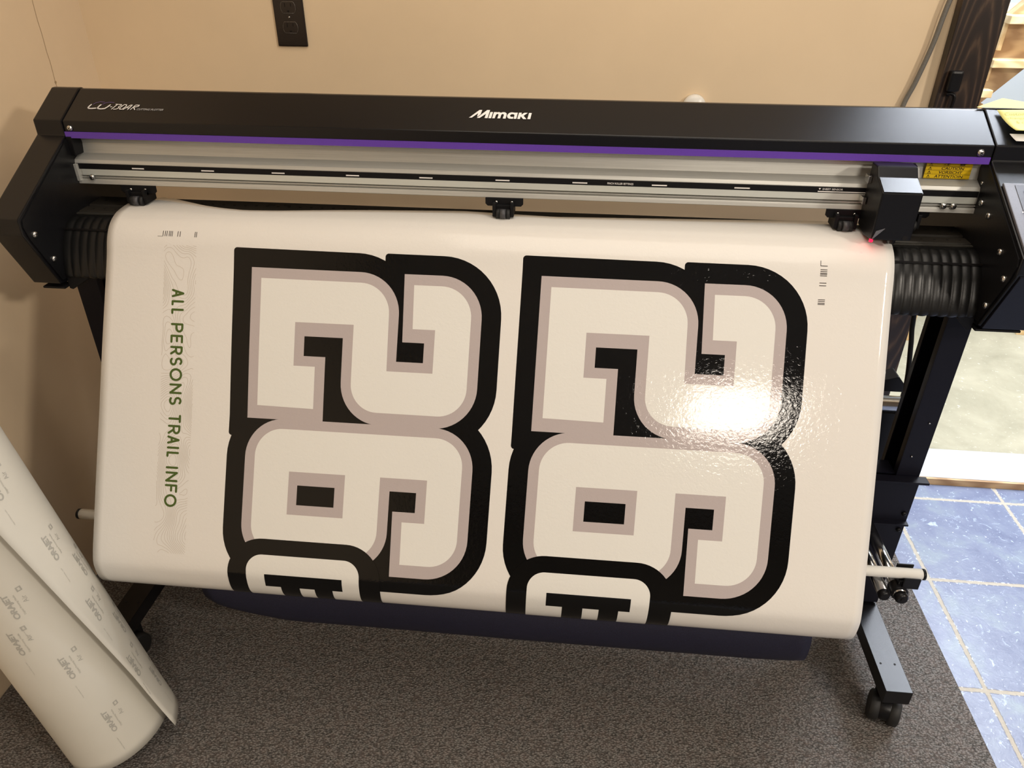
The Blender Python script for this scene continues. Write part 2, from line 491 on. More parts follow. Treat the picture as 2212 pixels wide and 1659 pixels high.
# ================================================================== SHEET SURFACE
PR = [(.165, .966), (.10, .967), (.06, .966), (.035, .962), (.012, .950), (-.004, .932), (-.0166, .908), (-.0320, .880), (-.0755, .805), (-.1015, .76),
      (-.1380, .695), (-.1657, .645), (-.1985, .585), (-.2515, .486), (-.2845, .422), (-.290, .395), (-.285, .365), (-.268, .342), (-.24, .333), (-.205, .338), (-.185, .352)]
def catmull(P, n):
    out = []
    Q = [tuple(2 * a - b for a, b in zip(P[0], P[1]))] + list(P) + [tuple(2 * a - b for a, b in zip(P[-1], P[-2]))]
    for i in range(1, len(Q) - 2):
        a, b, c, d = Q[i - 1:i + 3]
        for k in range(n):
            t = k / n
            out.append(tuple(.5 * (2 * b[j] + (c[j] - a[j]) * t + (2 * a[j] - 5 * b[j] + 4 * c[j] - d[j]) * t * t + (3 * b[j] - a[j] - 3 * c[j] + d[j]) * t ** 3) for j in range(len(b))))
    out.append(tuple(P[-1]))
    return out
DD = catmull(PR, 12)
SS = [0.0]
for i in range(1, len(DD)): SS.append(SS[-1] + math.dist(DD[i], DD[i - 1]))
i0 = min(range(len(DD)), key=lambda i: abs(DD[i][1] - .908))
SS = [s - SS[i0] for s in SS]
def interp(x, xs, ys):
    if x <= xs[0]: return ys[0]
    for i in range(1, len(xs)):
        if x <= xs[i]:
            t = (x - xs[i - 1]) / (xs[i] - xs[i - 1]); return ys[i - 1] + (ys[i] - ys[i - 1]) * t
    return ys[-1]
def prof(s):
    lo, hi = 0, len(SS) - 1
    s = max(SS[0], min(SS[-1] - 1e-6, s))
    while hi - lo > 1:
        md = (lo + hi) // 2
        if SS[md] <= s: lo = md
        else: hi = md
    t = (s - SS[lo]) / (SS[hi] - SS[lo])
    return DD[lo][0] + (DD[hi][0] - DD[lo][0]) * t, DD[lo][1] + (DD[hi][1] - DD[lo][1]) * t
BU = ([-.87, -.75, -.6, -.3, .4, .52], [.01, .04, .04, .012, .006, 0])
def sheet(u, v, off=0.0):
    y, z = prof(v)
    y1, z1 = prof(v - .004); y2, z2 = prof(v + .004)
    dy, dz = y2 - y1, z2 - z1; L = math.hypot(dy, dz)
    x = u - (.024 * max(0, v) - interp(u, *BU) * min(max(v, 0), .28))
    return (x, y + dz / L * off, z - dy / L * off)
YB = ([-.86, -.83, -.811, -.78, -.74, -.709, -.665, -.621, -.56, -.48, -.393, -.222, -.12, -.051, .198, .485, .53],
      [.098, .118, .128, .120, .102, .088, .076, .070, .074, .085, .095, .109, .100, .094, .109, .128, .085])
ys_ = [d[0] for d in DD[:12 * 4]]
def vback(u):
    y = interp(u, *YB)
    for i in range(1, len(ys_)):
        if ys_[i] <= y:
            t = (ys_[i - 1] - y) / (ys_[i - 1] - ys_[i]); return SS[i - 1] + (SS[i] - SS[i - 1]) * t
    return SS[0]
mb = MB()
us = [-.855 + 1.372 * i / 90 for i in range(91)]
V0 = -.07
vv_ = [V0 + (SS[-1] - V0) * j / 110 for j in range(111)]
rows = []
for j in range(-5, 111):
    row = []
    for u in us:
        if j < 0:
            b = vback(u); v = b + (V0 - b) * (j + 5) / 5
        else: v = vv_[j]
        row.append(mb.bm.verts.new(sheet(u, v)))
    rows.append(row)
for j in range(len(rows) - 1):
    for i in range(90):
        f = mb.bm.faces.new((rows[j][i], rows[j][i + 1], rows[j + 1][i + 1], rows[j + 1][i])); f.smooth = True
me = bpy.data.meshes.new('printed_vinyl_sheet'); mb.bm.to_mesh(me); mb.bm.free()
vinyl = link('printed_vinyl_sheet', me, M['vinyl'])
tag(vinyl, 'wide glossy white vinyl sheet printed with two sideways 29s, hanging from the cutting plotter', 'vinyl sheet')
sd = vinyl.modifiers.new('thickness', 'SOLIDIFY'); sd.thickness = 0.0004; sd.offset = 0

def decal(outline, off, mb, fs=None, mi=0):
    """flat (u,v) outline, or (verts, faces), laid on the curved sheet"""
    bm = bmesh.new()
    if fs is None:
        vs = [bm.verts.new((x, y, 0)) for x, y in outline]; bm.faces.new(vs)
    else:
        vs = [bm.verts.new((x, y, 0)) for x, y in outline]
        for f in fs:
            try: bm.faces.new([vs[i] for i in f])
            except ValueError: pass
    v0 = min(p.co.y for p in bm.verts); v1 = max(p.co.y for p in bm.verts)
    if fs is None:
        bm.normal_update(); bmesh.ops.triangulate(bm, faces=bm.faces[:], ngon_method='EAR_CLIP')
    v = math.floor(v0 / .007) * .007
    while v < v1:
        bmesh.ops.bisect_plane(bm, geom=bm.verts[:] + bm.edges[:] + bm.faces[:], dist=1e-7, plane_co=(0, v, 0), plane_no=(0, 1, 0))
        v += .007
    mp = {p: mb.bm.verts.new(sheet(p.co.x, p.co.y, off)) for p in bm.verts}
    for f in bm.faces:
        try:
            q = mb.bm.faces.new([mp[p] for p in f.verts]); q.smooth = True; q.material_index = mi
        except ValueError: pass
    bm.free()

def build_decal(name, mb, mat, parent=vinyl):
    me = bpy.data.meshes.new(name)
    mb.bm.to_mesh(me); mb.bm.free()
    return link(name, me, mat, parent)

G = .0185
def circ(cx, cy, r, a0, a1, n=18): return arc(cx, cy, r, r, a0, a1, n)
def number_29(du, dv, pr, label):
    T = lambda pts: [(x + du, y + dv) for x, y in pts]
    lay = lambda pts, k, m_: decal(T(pts), 0.00035 + k * 0.00022, m_)
    # --- black outline: several overlapping outlines, all one black layer
    blk = MB()
    two = fillet([(-.6165, -.0190, .006), (-.284, -.0165, .106), (-.284, .20, 0), (-.6165, .20, 0)])
    decal(T(two), .00035, blk)
    two_b = fillet([(-.3415, -.0185, .006), (-.1315, -.0175, .106), (-.1315, .3150, .105), (-.6165, .3165, .006), (-.6165, .10, 0), (-.3415, .10, 0)])
    decal(T(two_b), .00040, blk)
    nine = fillet([(-.6175, .2485, .104), (-.1300, .2485, .106), (-.1300, .5850, .106), (-.6175, .5850, .10)])
    decal(T(nine), .00045, blk)
    third = fillet([(-.6055, .500, .065), (-.317, .500, .066), (-.317, .66, 0), (-.6055, .66, 0)])
    decal(T(third), .00050, blk)
    root = build_decal('printed_number', blk, M['ink_black'])
    tag(root, label)
    # --- grey outlines of the 2 and the 9
    g = MB()
    G2 = (fillet([(-.583, .0150, 0), (-.312, .0160, .0725), (-.312, .170, 0), (-.264, .170, 0), (-.264, .1353, 0), (-.3030, .1353, 0), (-.306, .0160, 0), (-.1655, .0160, .0735),
                  (-.1655, .2835, .0735), (-.411, .2835, .0715), (-.411, .1333, 0), (-.4815, .1333, 0), (-.4815, .1684, 0), (-.4415, .1684, 0), (-.4415, .2835, 0), (-.583, .2835, 0)]))
    decal(T(G2), .00066, g)
    G9 = fillet([(-.583, .2825, .070), (-.1640, .2825, .0715), (-.1640, .552, .0735), (-.300, .552, 0), (-.3015, .4347, 0), (-.261, .4347, 0), (-.261, .3990, 0), (-.309, .3990, 0),
                 (-.309, .5430, .069), (-.583, .5430, .069)])
    decal(T(G9), .00068, g)
    build_decal('grey_outline', g, M['ink_grey'], root)
    # --- white bodies
    w = MB()
    W2 = fillet([(-.565, .0335, 0), (-.3305, .0345, .0535), (-.3285, .1875, 0), (-.246, .1875, 0), (-.246, .1115, 0), (-.286, .1115, 0), (-.288, .0345, 0), (-.184, .0345, .0545),
                 (-.184, .2620, .0500), (-.3925, .2615, .0490), (-.3925, .1090, 0), (-.4995, .1090, 0), (-.4995, .1863, 0), (-.460, .1863, 0), (-.460, .2615, 0), (-.565, .2600, 0)])
    decal(T(W2), .00084, w)
    W9 = fillet([(-.5645, .300, .050), (-.1825, .300, .0505), (-.1825, .5290, .0500), (-.2825, .5290, 0), (-.2835, .4527, 0), (-.243, .4527, 0), (-.243, .3755, 0), (-.328, .3755, 0),
                 (-.328, .5240, .050), (-.5645, .5240, .050)])
    decal(T(W9), .00084, w)
    build_decal('white_numeral', w, M['ink_white'], root)
    # --- counters
    c = MB(); decal(T([(-.498, .3755), (-.393, .3755), (-.393, .4530), (-.498, .4530)]), .00100, c)
    build_decal('grey_counter', c, M['ink_grey'], root)
    c = MB(); decal(T([(-.481, .3995), (-.411, .3995), (-.411, .4350), (-.481, .4350)]), .00116, c)
    # lower lettering outline covers the foot of the 9
    th = fillet([(-.6055, .500, .065), (-.317, .500, .066), (-.317, .66, 0), (-.6055, .66, 0)])
    decal(T(th), .00102, c)
    build_decal('black_counter', c, M['ink_black'], root)
    c = MB(); decal(T(fillet([(-.570, .529, .030), (-.356, .529, .030), (-.356, .66, 0), (-.570, .66, 0)])), .00120, c)
    build_decal('white_letter', c, M['ink_white'], root)
    c = MB(); decal(T([(-.535, .565), (-.388, .565), (-.388, .5925), (-.4075, .5925), (-.4075, .66), (-.4415, .66), (-.4415, .5925), (-.470, .5925), (-.470, .66), (-.506, .66), (-.506, .5925), (-.535, .5925)]), .00138, c)
    build_decal('black_letter_gap', c, M['ink_black'], root)
    return root
number_29(0, 0, vinyl, 'left printed 29, turned sideways, black with grey outline')
number_29(.5165, -.006, vinyl, 'right printed 29, turned sideways, black with grey outline')

# green sign lettering, read downwards
def glyph(ch, w):
    """strokes in a box w wide and 1 high"""
    if ch == 'A': return [[(0, 0), (w / 2, 1), (w, 0)], [(w * .2, .33), (w * .8, .33)]]
    if ch == 'L': return [[(0, 1), (0, 0), (w, 0)]]
    if ch == 'P': return [[(0, 0), (0, 1), (w * .55, 1)] + arc(w * .5, .72, w * .5, .28, 90, -90, 10) + [(0, .44)]]
    if ch == 'E': return [[(w, 1), (0, 1), (0, 0), (w, 0)], [(0, .52), (w * .85, .52)]]
    if ch == 'F': return [[(w, 1), (0, 1), (0, 0)], [(0, .52), (w * .85, .52)]]
    if ch == 'R': return [[(0, 0), (0, 1), (w * .5, 1)] + arc(w * .5, .73, w * .5, .27, 90, -90, 10) + [(0, .46)], [(w * .5, .46), (w, 0)]]
    if ch == 'S': return [arc(w * .5, .74, w * .46, .26, 40, 270, 12) + arc(w * .5, .24, w * .5, .24, 90, -140, 12)]
    if ch == 'O': return [arc(w * .5, .5, w * .5, .5, 0, 360, 26)]
    if ch == 'N': return [[(0, 0), (0, 1), (w, 0), (w, 1)]]
    if ch == 'T': return [[(0, 1), (w, 1)], [(w / 2, 1), (w / 2, 0)]]
    if ch == 'I': return [[(0, 0), (0, 1)]]
VS = [0.0602, 0.0751, 0.0803, 0.0899, 0.0952, 0.1053, 0.1213, 0.1381, 0.1423, 0.1572, 0.1624, 0.1782, 0.1825, 0.1978, 0.2022, 0.2256, 0.23, 0.2488, 0.2534, 0.2688, 0.286, 0.3009,
      0.3048, 0.3215, 0.3244, 0.3394, 0.3442, 0.3486, 0.3533, 0.3635, 0.3804, 0.3849, 0.3897, 0.4086, 0.4129, 0.4281, 0.431, 0.4545]
g = MB(); SW = .0040; CH = .0236
for k, ch in enumerate('ALLPERSONSTRAILINFO'):
    a, b = VS[2 * k], VS[2 * k + 1]
    w = (b - a - SW) / CH
    lines = [[(-.7305 + SW / 2 + y * (CH - SW), a + SW / 2 + x * CH) for x, y in ln] for ln in glyph(ch, max(w, 0))]
    vs, fs = strokes2d(lines, SW, 8)
    for kk, f in enumerate(fs): decal([vs[i] for i in f], .0005 + .000005 * kk, g)
build_decal('green_lettering', g, M['green_ink'])

# pale contour lines behind the lettering
def field(u, v):
    p = Vector((u * 17, v * 11, 3.1))
    return noise.noise(p) * 1.5 + noise.noise(p * 2.1 + Vector((5, 1, 0))) * .45 + (u + .715) * 9
g = MB(); c_vs, c_fs = [], []
U0, U1, V0c, V1c, st = -.7465, -.6850, -.018, .540, .0025
nu, nv = int((U1 - U0) / st), int((V1c - V0c) / st)
F = [[field(U0 + i * st, V0c + j * st) for i in range(nu + 1)] for j in range(nv + 1)]
for lev in [k * .105 for k in range(-18, 19)]:
    for j in range(nv):
        for i in range(nu):
            q = [F[j][i], F[j][i + 1], F[j + 1][i + 1], F[j + 1][i]]
            if min(q) > lev or max(q) <= lev: continue
            cs = [(i, j), (i + 1, j), (i + 1, j + 1), (i, j + 1)]; pts = []
            for e in range(4):
                a, b = q[e], q[(e + 1) % 4]
                if (a > lev) != (b > lev):
                    t = (lev - a) / (b - a); p, r = cs[e], cs[(e + 1) % 4]
                    pts.append((U0 + (p[0] + (r[0] - p[0]) * t) * st, V0c + (p[1] + (r[1] - p[1]) * t) * st))
            for e in range(0, len(pts) - 1, 2):
                (ax, ay), (bx, by) = pts[e], pts[e + 1]; L = math.hypot(bx - ax, by - ay)
                if L < 1e-5: continue
                nx, ny = -(by - ay) / L * .00030, (bx - ax) / L * .00030
                ex, ey = (bx - ax) / L * .0001, (by - ay) / L * .0001
                g.faces([sheet(ax + nx - ex, ay + ny - ey, .0004), sheet(ax - nx - ex, ay - ny - ey, .0004), sheet(bx - nx + ex, by - ny + ey, .0004), sheet(bx + nx + ex, by + ny + ey, .0004)], [(0, 1, 2, 3)])
build_decal('contour_line_print', g, M['contour_ink'])

# registration codes
def bars(name, rects, label):
    root = None
    for (u0, v0, u1, v1) in rects:
        g = MB(); decal([(u0, v0), (u1, v0), (u1, v1), (u0, v1)], .0005, g)
        if root is None: root = build_decal(name, g, M['mark_ink']); tag(root, label)
        else: build_decal('code_bar', g, M['mark_ink'], root)
w_ = .00055
bars('registration_code', [(-.7600, -.0335, -.7505, -.0329)] + [(u - w_, -.0435, u + w_, -.0335) for u in (-.7502, -.7462, -.7430, -.7387, -.7360, -.7332, -.7226, -.7184, -.6906, -.6878)],
     'small black bar code at the top left of the sheet')
bars('registration_code', [(.3978, -.0361, .3986, -.0270)] + [(.3982, v - w_, .4094, v + w_) for v in (-.0273, -.0209, -.0179, -.0151, -.0133, -.0108, .0011, .0057, .0291, .0319, .0349, .0369)],
     'small black bar code at the top right of the sheet')

# ================================================================== CUTTING PLOTTER
PL = thing('cutting_plotter', 'long black cutting plotter on a stand with a purple stripe, holding the printed vinyl sheet', 'cutting machine', (-.1425, .05, 0))
PL_loc = Vector((-.1425, .05, 0))
def P(o):
    """parent a part built in world coordinates"""
    return o
_bases = []
def part(mb, name, mat, bevel=0, smooth=False, parent=None, seg=2):
    o = mb.build(name, mat, None, bevel, seg, smooth)
    if parent is None:
        o.parent = PL; o.matrix_parent_inverse = Matrix.Translation(-PL_loc)
    else: o.parent = parent
    return o
def pscrew(loc, nrm, r, name='screw', mat=None):
    o = screw(loc, nrm, r, PL, mat, name); o.matrix_parent_inverse = Matrix.Translation(-PL_loc); return o

XL, XR = -.945, .660
# top cover
COV = [(.092, 1.083), (.092, 1.113), (.168, 1.155), (.176, 1.155), (.330, 1.095), (.330, 1.00), (.322, 1.00), (.322, 1.088), (.172, 1.146), (.100, 1.106), (.100, 1.083)]
top = part(MB().prism_x(COV, XL, XR), 'top_cover', M['powder'], .0018)
part(MB().box(XL, XR - .002, .0895, .0925, 1.0835, 1.0945), 'purple_stripe', M['purple'])
# side plates + end covers
SPL = [(.30, 1.080), (.172, 1.148), (.096, 1.108), (.096, 1.086), (-.083, .986), (-.086, .975), (-.079, .950), (-.034, .858), (.02, .850), (.22, .850), (.30, .90)]
part(MB().prism_x(SPL, XL - .0015, XL + .001), 'side_plate', M['black'])
part(MB().prism_x(SPL, XR - .001, XR + .0015), 'side_plate', M['black'])
ENC = [(.332, 1.00), (.332, 1.096), (.176, 1.1565), (.167, 1.1565), (.0905, 1.1140), (.0905, 1.0885), (-.091, .990), (-.091, .962), (-.038, .852), (.02, .842), (.24, .842), (.32, .90)]
part(MB().prism_x(ENC, -1.000, XL - .0008), 'end_cover', M['powder'], .0022)
rc = part(MB().prism_x(ENC, XR + .0008, .965), 'end_cover', M['powder'], .0022)
# control panel on the right end
sl_a = Vector((0, .089, 1.090)); sl_b = Vector((0, -.091, .990)); sl_d = (sl_b - sl_a).normalized(); sl_n = Vector((0, sl_d.z, -sl_d.y)).normalized()
if sl_n.y > 0: sl_n = -sl_n
def slope(x, t, off=0):
    p = sl_a + sl_d * t + sl_n * off; return (x, p.y, p.z)
def slab(x0, x1, t0, t1, o0, o1):
    mb = MB(); vs = [slope(x, t, o) for x in (x0, x1) for t in (t0, t1) for o in (o0, o1)]
    mb.faces(vs, [(0, 1, 3, 2), (4, 6, 7, 5), (0, 4, 5, 1), (2, 3, 7, 6), (0, 2, 6, 4), (1, 5, 7, 3)]); return mb
cpn = part(slab(.6645, .955, .053, .200, -.001, .004), 'control_panel', M['panel'], .0015)
part(slab(.681, .945, .058, .190, .003, .0047), 'panel_face', plain('dark_grey_panel_face', (0.07, .07, .085), .35, 0, .5, .1, 900), 0, False, cpn)
part(slab(.6915, .800, .070, .104, .004, .0058), 'display', M['lcd'], 0, False, cpn)
part(slab(.6815, .6845, .121, .127, .004, .0060), 'power_lamp', M['blue_led'], .0005, False, cpn)
t = MB(); put(t, fit2d(text2d('POWER', 1, .02), h=.0028), lambda x, y: slope(.678 + x, .1180 - y, .0053))
part(t, 'panel_lettering', M['white_ink'], 0, False, cpn)
part(MB().prism_x([(-.0935, .960), (-.0405, .848), (.02, .838), (.10, .838), (.10, .85), (-.036, .855), (-.0885, .962)], XR + .006, .966), 'lower_cover', M['navy'], .001)
# lettering on the cover
cA = Vector((0, .092, 1.113)); cD = (Vector((0, .168, 1.156)) - cA).normalized(); cN = Vector((0, -cD.z, cD.y))
def cover(x, w, off=.0004):
    p = cA + cD * w + cN * off; return (x, p.y, p.z)
MIM = [[(190, 393), (270, 393), (425, 272), (412, 360), (425, 366), (500, 300), (525, 182), (452, 180)],
       [(408, 400), (490, 403), (650, 285), (622, 405), (705, 410), (745, 186), (665, 184)],
       [(762, 240), (835, 242), (805, 412), (728, 410)],
       [(862, 242), (935, 243), (945, 252), (1000, 241), (1055, 262), (1110, 245), (1170, 250), (1215, 280), (1223, 320), (1205, 425), (1128, 422), (1147, 325), (1130, 300), (1095, 298), (1072, 325), (1055, 418), (978, 417), (997, 322), (985, 297), (950, 296), (925, 325), (905, 415), (832, 413)],
       [(1525, 262), (1440, 262), (1360, 250), (1300, 262), (1255, 300), (1237, 350), (1255, 398), (1300, 425), (1408, 432), (1418, 380), (1345, 376), (1314, 345), (1345, 307), (1400, 302), (1440, 322), (1428, 430), (1500, 432)],
       [(1558, 262), (1635, 263), (1625, 318), (1705, 265), (1802, 268), (1690, 350), (1778, 440), (1690, 440), (1614, 362), (1600, 435), (1527, 432)],
       [(1835, 270), (1910, 272), (1885, 442), (1805, 440)]]
t = MB()
for pol in MIM:
    pts = []
    for (x, y) in pol:
        yy = y - .029 * (x - 190)
        pts.append(cover(-.2085 + (x - 190) * .0000632, .0345 + (393 - yy) * .0000905))
    t.faces(pts, [tuple(range(len(pts)))])
o = part(t, 'maker_lettering', M['white_ink']); tag(o, 'white maker name on the cover')
# CG-130AR
t = MB()
def cgx(x): return -.912 + (x - 190) * .0000865
def cgy(y, x): return .0320 + (362 - (y - .012 * (x - 215))) * .000132
def cgput(lines, w, mb_):
    vs, fs = strokes2d([[(cgx(x), cgy(y, x)) for x, y in ln] for ln in lines], w, 8)
    put(mb_, (vs, fs), cover)
cgput([[(262, 275), (235, 310), (228, 335), (250, 350), (300, 352), (400, 345)], [(475, 278), (448, 310), (440, 338), (462, 352), (520, 358), (600, 350), (640, 320), (680, 278)]], .0028, t)
cgput([[(705, 314), (738, 314)], [(800, 262), (840, 262), (755, 360)], [(860, 265), (925, 268), (930, 285), (885, 308), (900, 335), (850, 360), (800, 360)],
       [(985, 268), (1040, 270), (1045, 300), (985, 360), (935, 360), (925, 330), (985, 268)], [(1010, 365), (1130, 275), (1165, 275), (1110, 365)], [(1060, 330), (1140, 330)],
       [(1170, 365), (1240, 275), (1320, 275), (1310, 300), (1215, 318), (1265, 365)]], .0017, t)
part(t, 'model_lettering', M['white_ink'])
t = MB()
cgput([[(300, 268), (350, 235), (430, 215), (530, 222)], [(500, 270), (560, 238), (640, 220), (745, 232)]], .0008, t)
part(t, 'model_lettering', M['violet_ink'])
t = MB(); put(t, fit2d(text2d('CUTTING PLOTTER', 1, .01, .35), .050, .0046), lambda x, y: cover(-.8155 + x, .0322 + y))
part(t, 'model_lettering', M['grey_ink'])
# aluminium rail
RAIL = [(.112, 1.090), (.117, 1.070), (.113, 1.052), (.103, 1.0475), (.0945, 1.0440), (.0925, 1.0385), (.0925, 1.0160), (.0975, 1.0155), (.0975, 1.0140), (.0915, 1.0135), (.0915, 1.0120), (.0960, 1.0115), (.0960, 1.0095),
        (.0905, 1.0090), (.0900, 1.0070), (.0890, 1.0010), (.0905, 1.0000), (.180, 1.000), (.180, 1.090)]
part(MB().prism_x(RAIL, XL, XR), 'guide_rail', M['alu'])
part(MB().box(XL + .012, XR - .004, .0908, .0927, 1.0165, 1.0275), 'light_strip', M['alu_light'])
tp = part(MB().box(XL + .004, XR - .002, .0912, .0927, 1.0275, 1.0375), 'ruler_tape', M['matt'])
t = MB()
for x0, x1 in ((-.834, -.811), (-.701, -.677), (-.568, -.544), (-.430, -.406), (-.296, -.272), (-.159, -.134), (-.023, .003), (.115, .141), (.256, .282)):
    part(MB().box(x0, x1, .0906, .0913, 1.0302, 1.0322), 'ruler_mark', M['white_ink'], 0, False, tp)
part(MB().box(.396, .478, .0906, .0913, 1.0290, 1.0305), 'ruler_mark', M['white_ink'], 0, False, tp)
put(t, fit2d(text2d('PINCH ROLLER SETTINGS', 1, .008), .045, .0035), lambda x, y: (.038 + x, .0908, 1.0302 + y))
part(t, 'ruler_lettering', M['white_ink'], 0, False, tp); t = MB()
put(t, fit2d(text2d('SHEET SENSOR', 1, .008), .034, .0030), lambda x, y: (.403 + x, .0908, 1.0325 + y))
t.faces([(.3965, .0908, 1.0355), (.4005, .0908, 1.0355), (.3985, .0908, 1.0325)], [(0, 1, 2)])
part(t, 'ruler_lettering', M['white_ink'], 0, False, tp)
for x in (.606, .622): pscrew((x, .088, 1.0125), (0, -1, 0), .0055)
pscrew((-.915, .088, 1.0135), (0, -1, 0), .0055)
part(MB().box(XL, XL + .007, .086, .12, 1.006, 1.037), 'rail_end_bracket', M['alu'], .001)
part(MB().box(XL, XL + .010, .088, .12, 1.052, 1.086), 'rail_end_bracket', M['matt'], .001)
# caution label on the rail
lab = part(MB().box(.569, .643, .1085, .1100, 1.0530, 1.0865), 'caution_label', M['yellow'])
lab.rotation_euler = (0, 0, 0)
t = MB()
rows_l = [('注    意', 1.0748), ('CAUTION', 1.0681), ('VORSICHT', 1.0614), ('ATTENTIOIN', 1.0547)]
for k, (s_, z) in enumerate(rows_l):
    wd = {0: .036, 1: .036, 2: .038, 3: .046}[k]
    x0 = {0: .596, 1: .5945, 2: .5915, 3: .586}[k]
    put(t, fit2d(text2d(s_, 1, .012, .1), wd, .0047), lambda x, y, z=z, x0=x0: (x0 + x, .1082, z + y))
    vs, fs = strokes2d([[(.5735, z), (.5785, z), (.576, z + .0044), (.5735, z)], [(.576, z + .0012), (.576, z + .0034)]], .0005, 6)
    put(t, (vs, fs), lambda x, y: (x, .1082, y))
    t.box(.569, .643, .1081, .1085, z - .0011, z - .0008)
part(t, 'label_lettering', M['label_ink'], 0, False, lab)
# cover screws
pscrew((-.9335, .0915, 1.1005), (0, -1, .05), .0055); pscrew((.6405, .0915, 1.1015), (0, -1, .05), .0060)
for y, z in ((-.066, .956), (-.039, .901)): pscrew((XL + .001, y, z), (1, 0, 0), .0058)
for y, z in ((.074, 1.024), (.040, 1.013), (-.029, .977), (-.064, .946), (-.041, .890), (.093, 1.052)): pscrew((XR - .001, y, z), (-1, 0, 0), .0055 if z < 1.04 else .003)
# platen
part(MB().prism_x([(.142, .960), (.100, .9575), (.098, .950), (.094, .950), (.092, .9565), (.066, .9560), (.064, .950), (.056, .950), (.056, .86), (.24, .86), (.24, .90), (.146, .905)], XL, XR), 'platen', plain('brown_black_platen', (.022, .019, .015), .5, 0, .3, .1, 300), .0008)
t = MB(); t2 = MB()
x = XL + .02
while x < XR - .01:
    t.box(x, x + .005, .1195, .1225, .9580, .9592); t2.box(x, x + .004, .0780, .0800, .9560, .9566); x += .0215
for x in (-.60, -.57, -.33, -.30, .06, .09, .20, .23):
    part(MB().box(x, x + .014, .127, .1285, .9585, .9597), 'platen_slot', M['slot'])
for q_ in (t, t2): part(q_, 'platen_hole_row', M['slot'])
part(MB().box(XL, XR, .0555, .0625, .9520, .9548), 'cutting_strip', plain('grey_cutting_strip', (.035, .033, .028), .4, 0, .4, .05, 200), .0005)
# ribbed front apron
AP = catmull([(.0545, .9535), (.034, .9525), (.016, .9430), (-.001, .9240), (-.012, .9040), (-.020, .8850), (-.025, .8630), (-.020, .8560)], 5)
mb = MB(); NR = 104; K = 8; prev = None
for i in range(NR * K + 1):
    x = XL + (XR - XL) * i / (NR * K); ph = (i % K) / K
    amp = .0016 * (abs(math.sin(PI * ph)) ** .8) - .0016
    ring = []
    for j, (y, z) in enumerate(AP):
        a = AP[max(j - 1, 0)]; b = AP[min(j + 1, len(AP) - 1)]; dy, dz = b[0] - a[0], b[1] - a[1]; L = math.hypot(dy, dz)
        s_ = amp if j > 1 else -.0016
        ring.append(mb.bm.verts.new((x, y + dz / L * s_, z - dy / L * s_)))
    if prev:
        for j in range(len(ring) - 1):
            f = mb.bm.faces.new((prev[j], prev[j + 1], ring[j + 1], ring[j])); f.smooth = True
    prev = ring
part(mb, 'ribbed_front_apron', plain('ribbed_black_plastic', (.006, .006, .006), .34, 0, .32, .05, 400), 0, True)
part(MB().box(XL, XR, .0085, .0100, .9385, .9415), 'apron_seam', M['slot'])
part(MB().prism_x([(-.018, .858), (.05, .858), (.05, .864), (-.016, .864)], XL, XR), 'apron_base', M['matt'])
part(MB().prism_x([(.06, .87), (.30, .87), (.30, .845), (.05, .845)], XL, XR), 'base_frame', M['matt'])
# bottom tabs
for s, x0, x1, xg in ((-1, -.988, -.945, -.903), (1, .660, .733, .632)):
    t = MB(); t.box(min(x0, x1), max(x0, x1), -.034, -.008, .8395, .8435)
    g0 = -.945 if s < 0 else .660
    t.prism([(g0, .860), (g0, .836), (g0 - s * .006, .834), (xg, .856), (xg, .860)], 'y', -.022, -.014)
    part(t, 'mounting_tab', M['matt'], .0012)

# pinch rollers
def pinch(xc, y=.104):
    b = MB()
    b.prism([(xc - .034, 1.001), (xc - .034, .990), (xc - .030, .986), (xc + .030, .986), (xc + .034, .990), (xc + .034, 1.001)], 'y', y - .018, y - .014)
    b.prism([(xc - .018, .990), (xc - .018, .984), (xc - .014, .978), (xc + .014, .978), (xc + .018, .984), (xc + .018, .990)], 'y', y - .024, y + .004)
    b.box(xc - .020, xc - .014, y - .030, y + .006, .970, .995)
    b.box(xc + .012, xc + .018, y - .030, y + .006, .970, .995)
    b.box(xc - .012, xc + .012, y - .010, y + .070, .992, 1.000)
    br = part(b, 'pinch_roller', M['matt'], .0008)
    r = MB()
    r.tube([(xc - .0135, y - .026, .9745), (xc - .006, y - .026, .9745)], .0090, 18); r.tube([(xc + .004, y - .026, .9745), (xc + .0115, y - .026, .9745)], .0090, 18)
    part(r, 'wheel', M['rubber'], 0, False, br)
    r = MB(); r.tube([(xc - .006, y - .030, .9760), (xc + .004, y - .030, .9760)], .0085, 18)
    part(r, 'middle_wheel', plain('grey_rubber', (.05, .05, .055), .5, 0, .5, .05, 300), 0, False, br)
    for dx in (-.014, .014):
        s_ = screw((xc + dx, y - .0185, .9935), (0, -1, 0), .0028, None); s_.parent = br
    return br
pinch(-.8290); pinch(-.1430); pinch(.4500); pinch(.5600, .120)

# cutting head carriage
HX0, HX1 = .473, .5365
_hp = [(.012, .973), (.012, 1.0535), (.020, 1.0560), (.047, 1.0680), (.080, 1.0815), (.088, 1.0825), (.112, 1.0825), (.112, 1.02), (.092, 1.00), (.088, .970), (.05, .968), (.030, .968)]
head = part(MB().prism_x([(.012, .975), (.012, 1.0535), (.047, 1.0680), (.060, 1.0832), (.0875, 1.0835), (.0875, .978), (.05, .970)], HX0, HX1), 'cutting_head', M['black'], .0022)
part(MB().prism_x([(.0125, 1.0540), (.0465, 1.0683), (.0463, 1.0690), (.0122, 1.0548)], HX0 + .002, HX1 - .002), 'bevelled_lid', M['powder'], .0006, False, head)
part(MB().prism_x([(.086, 1.004), (.090, 1.082), (.090, 1.082), (.078, 1.0800), (.075, 1.04)], HX1, HX1 + .006), 'cover_clip', M['matt'], 0, False, head)
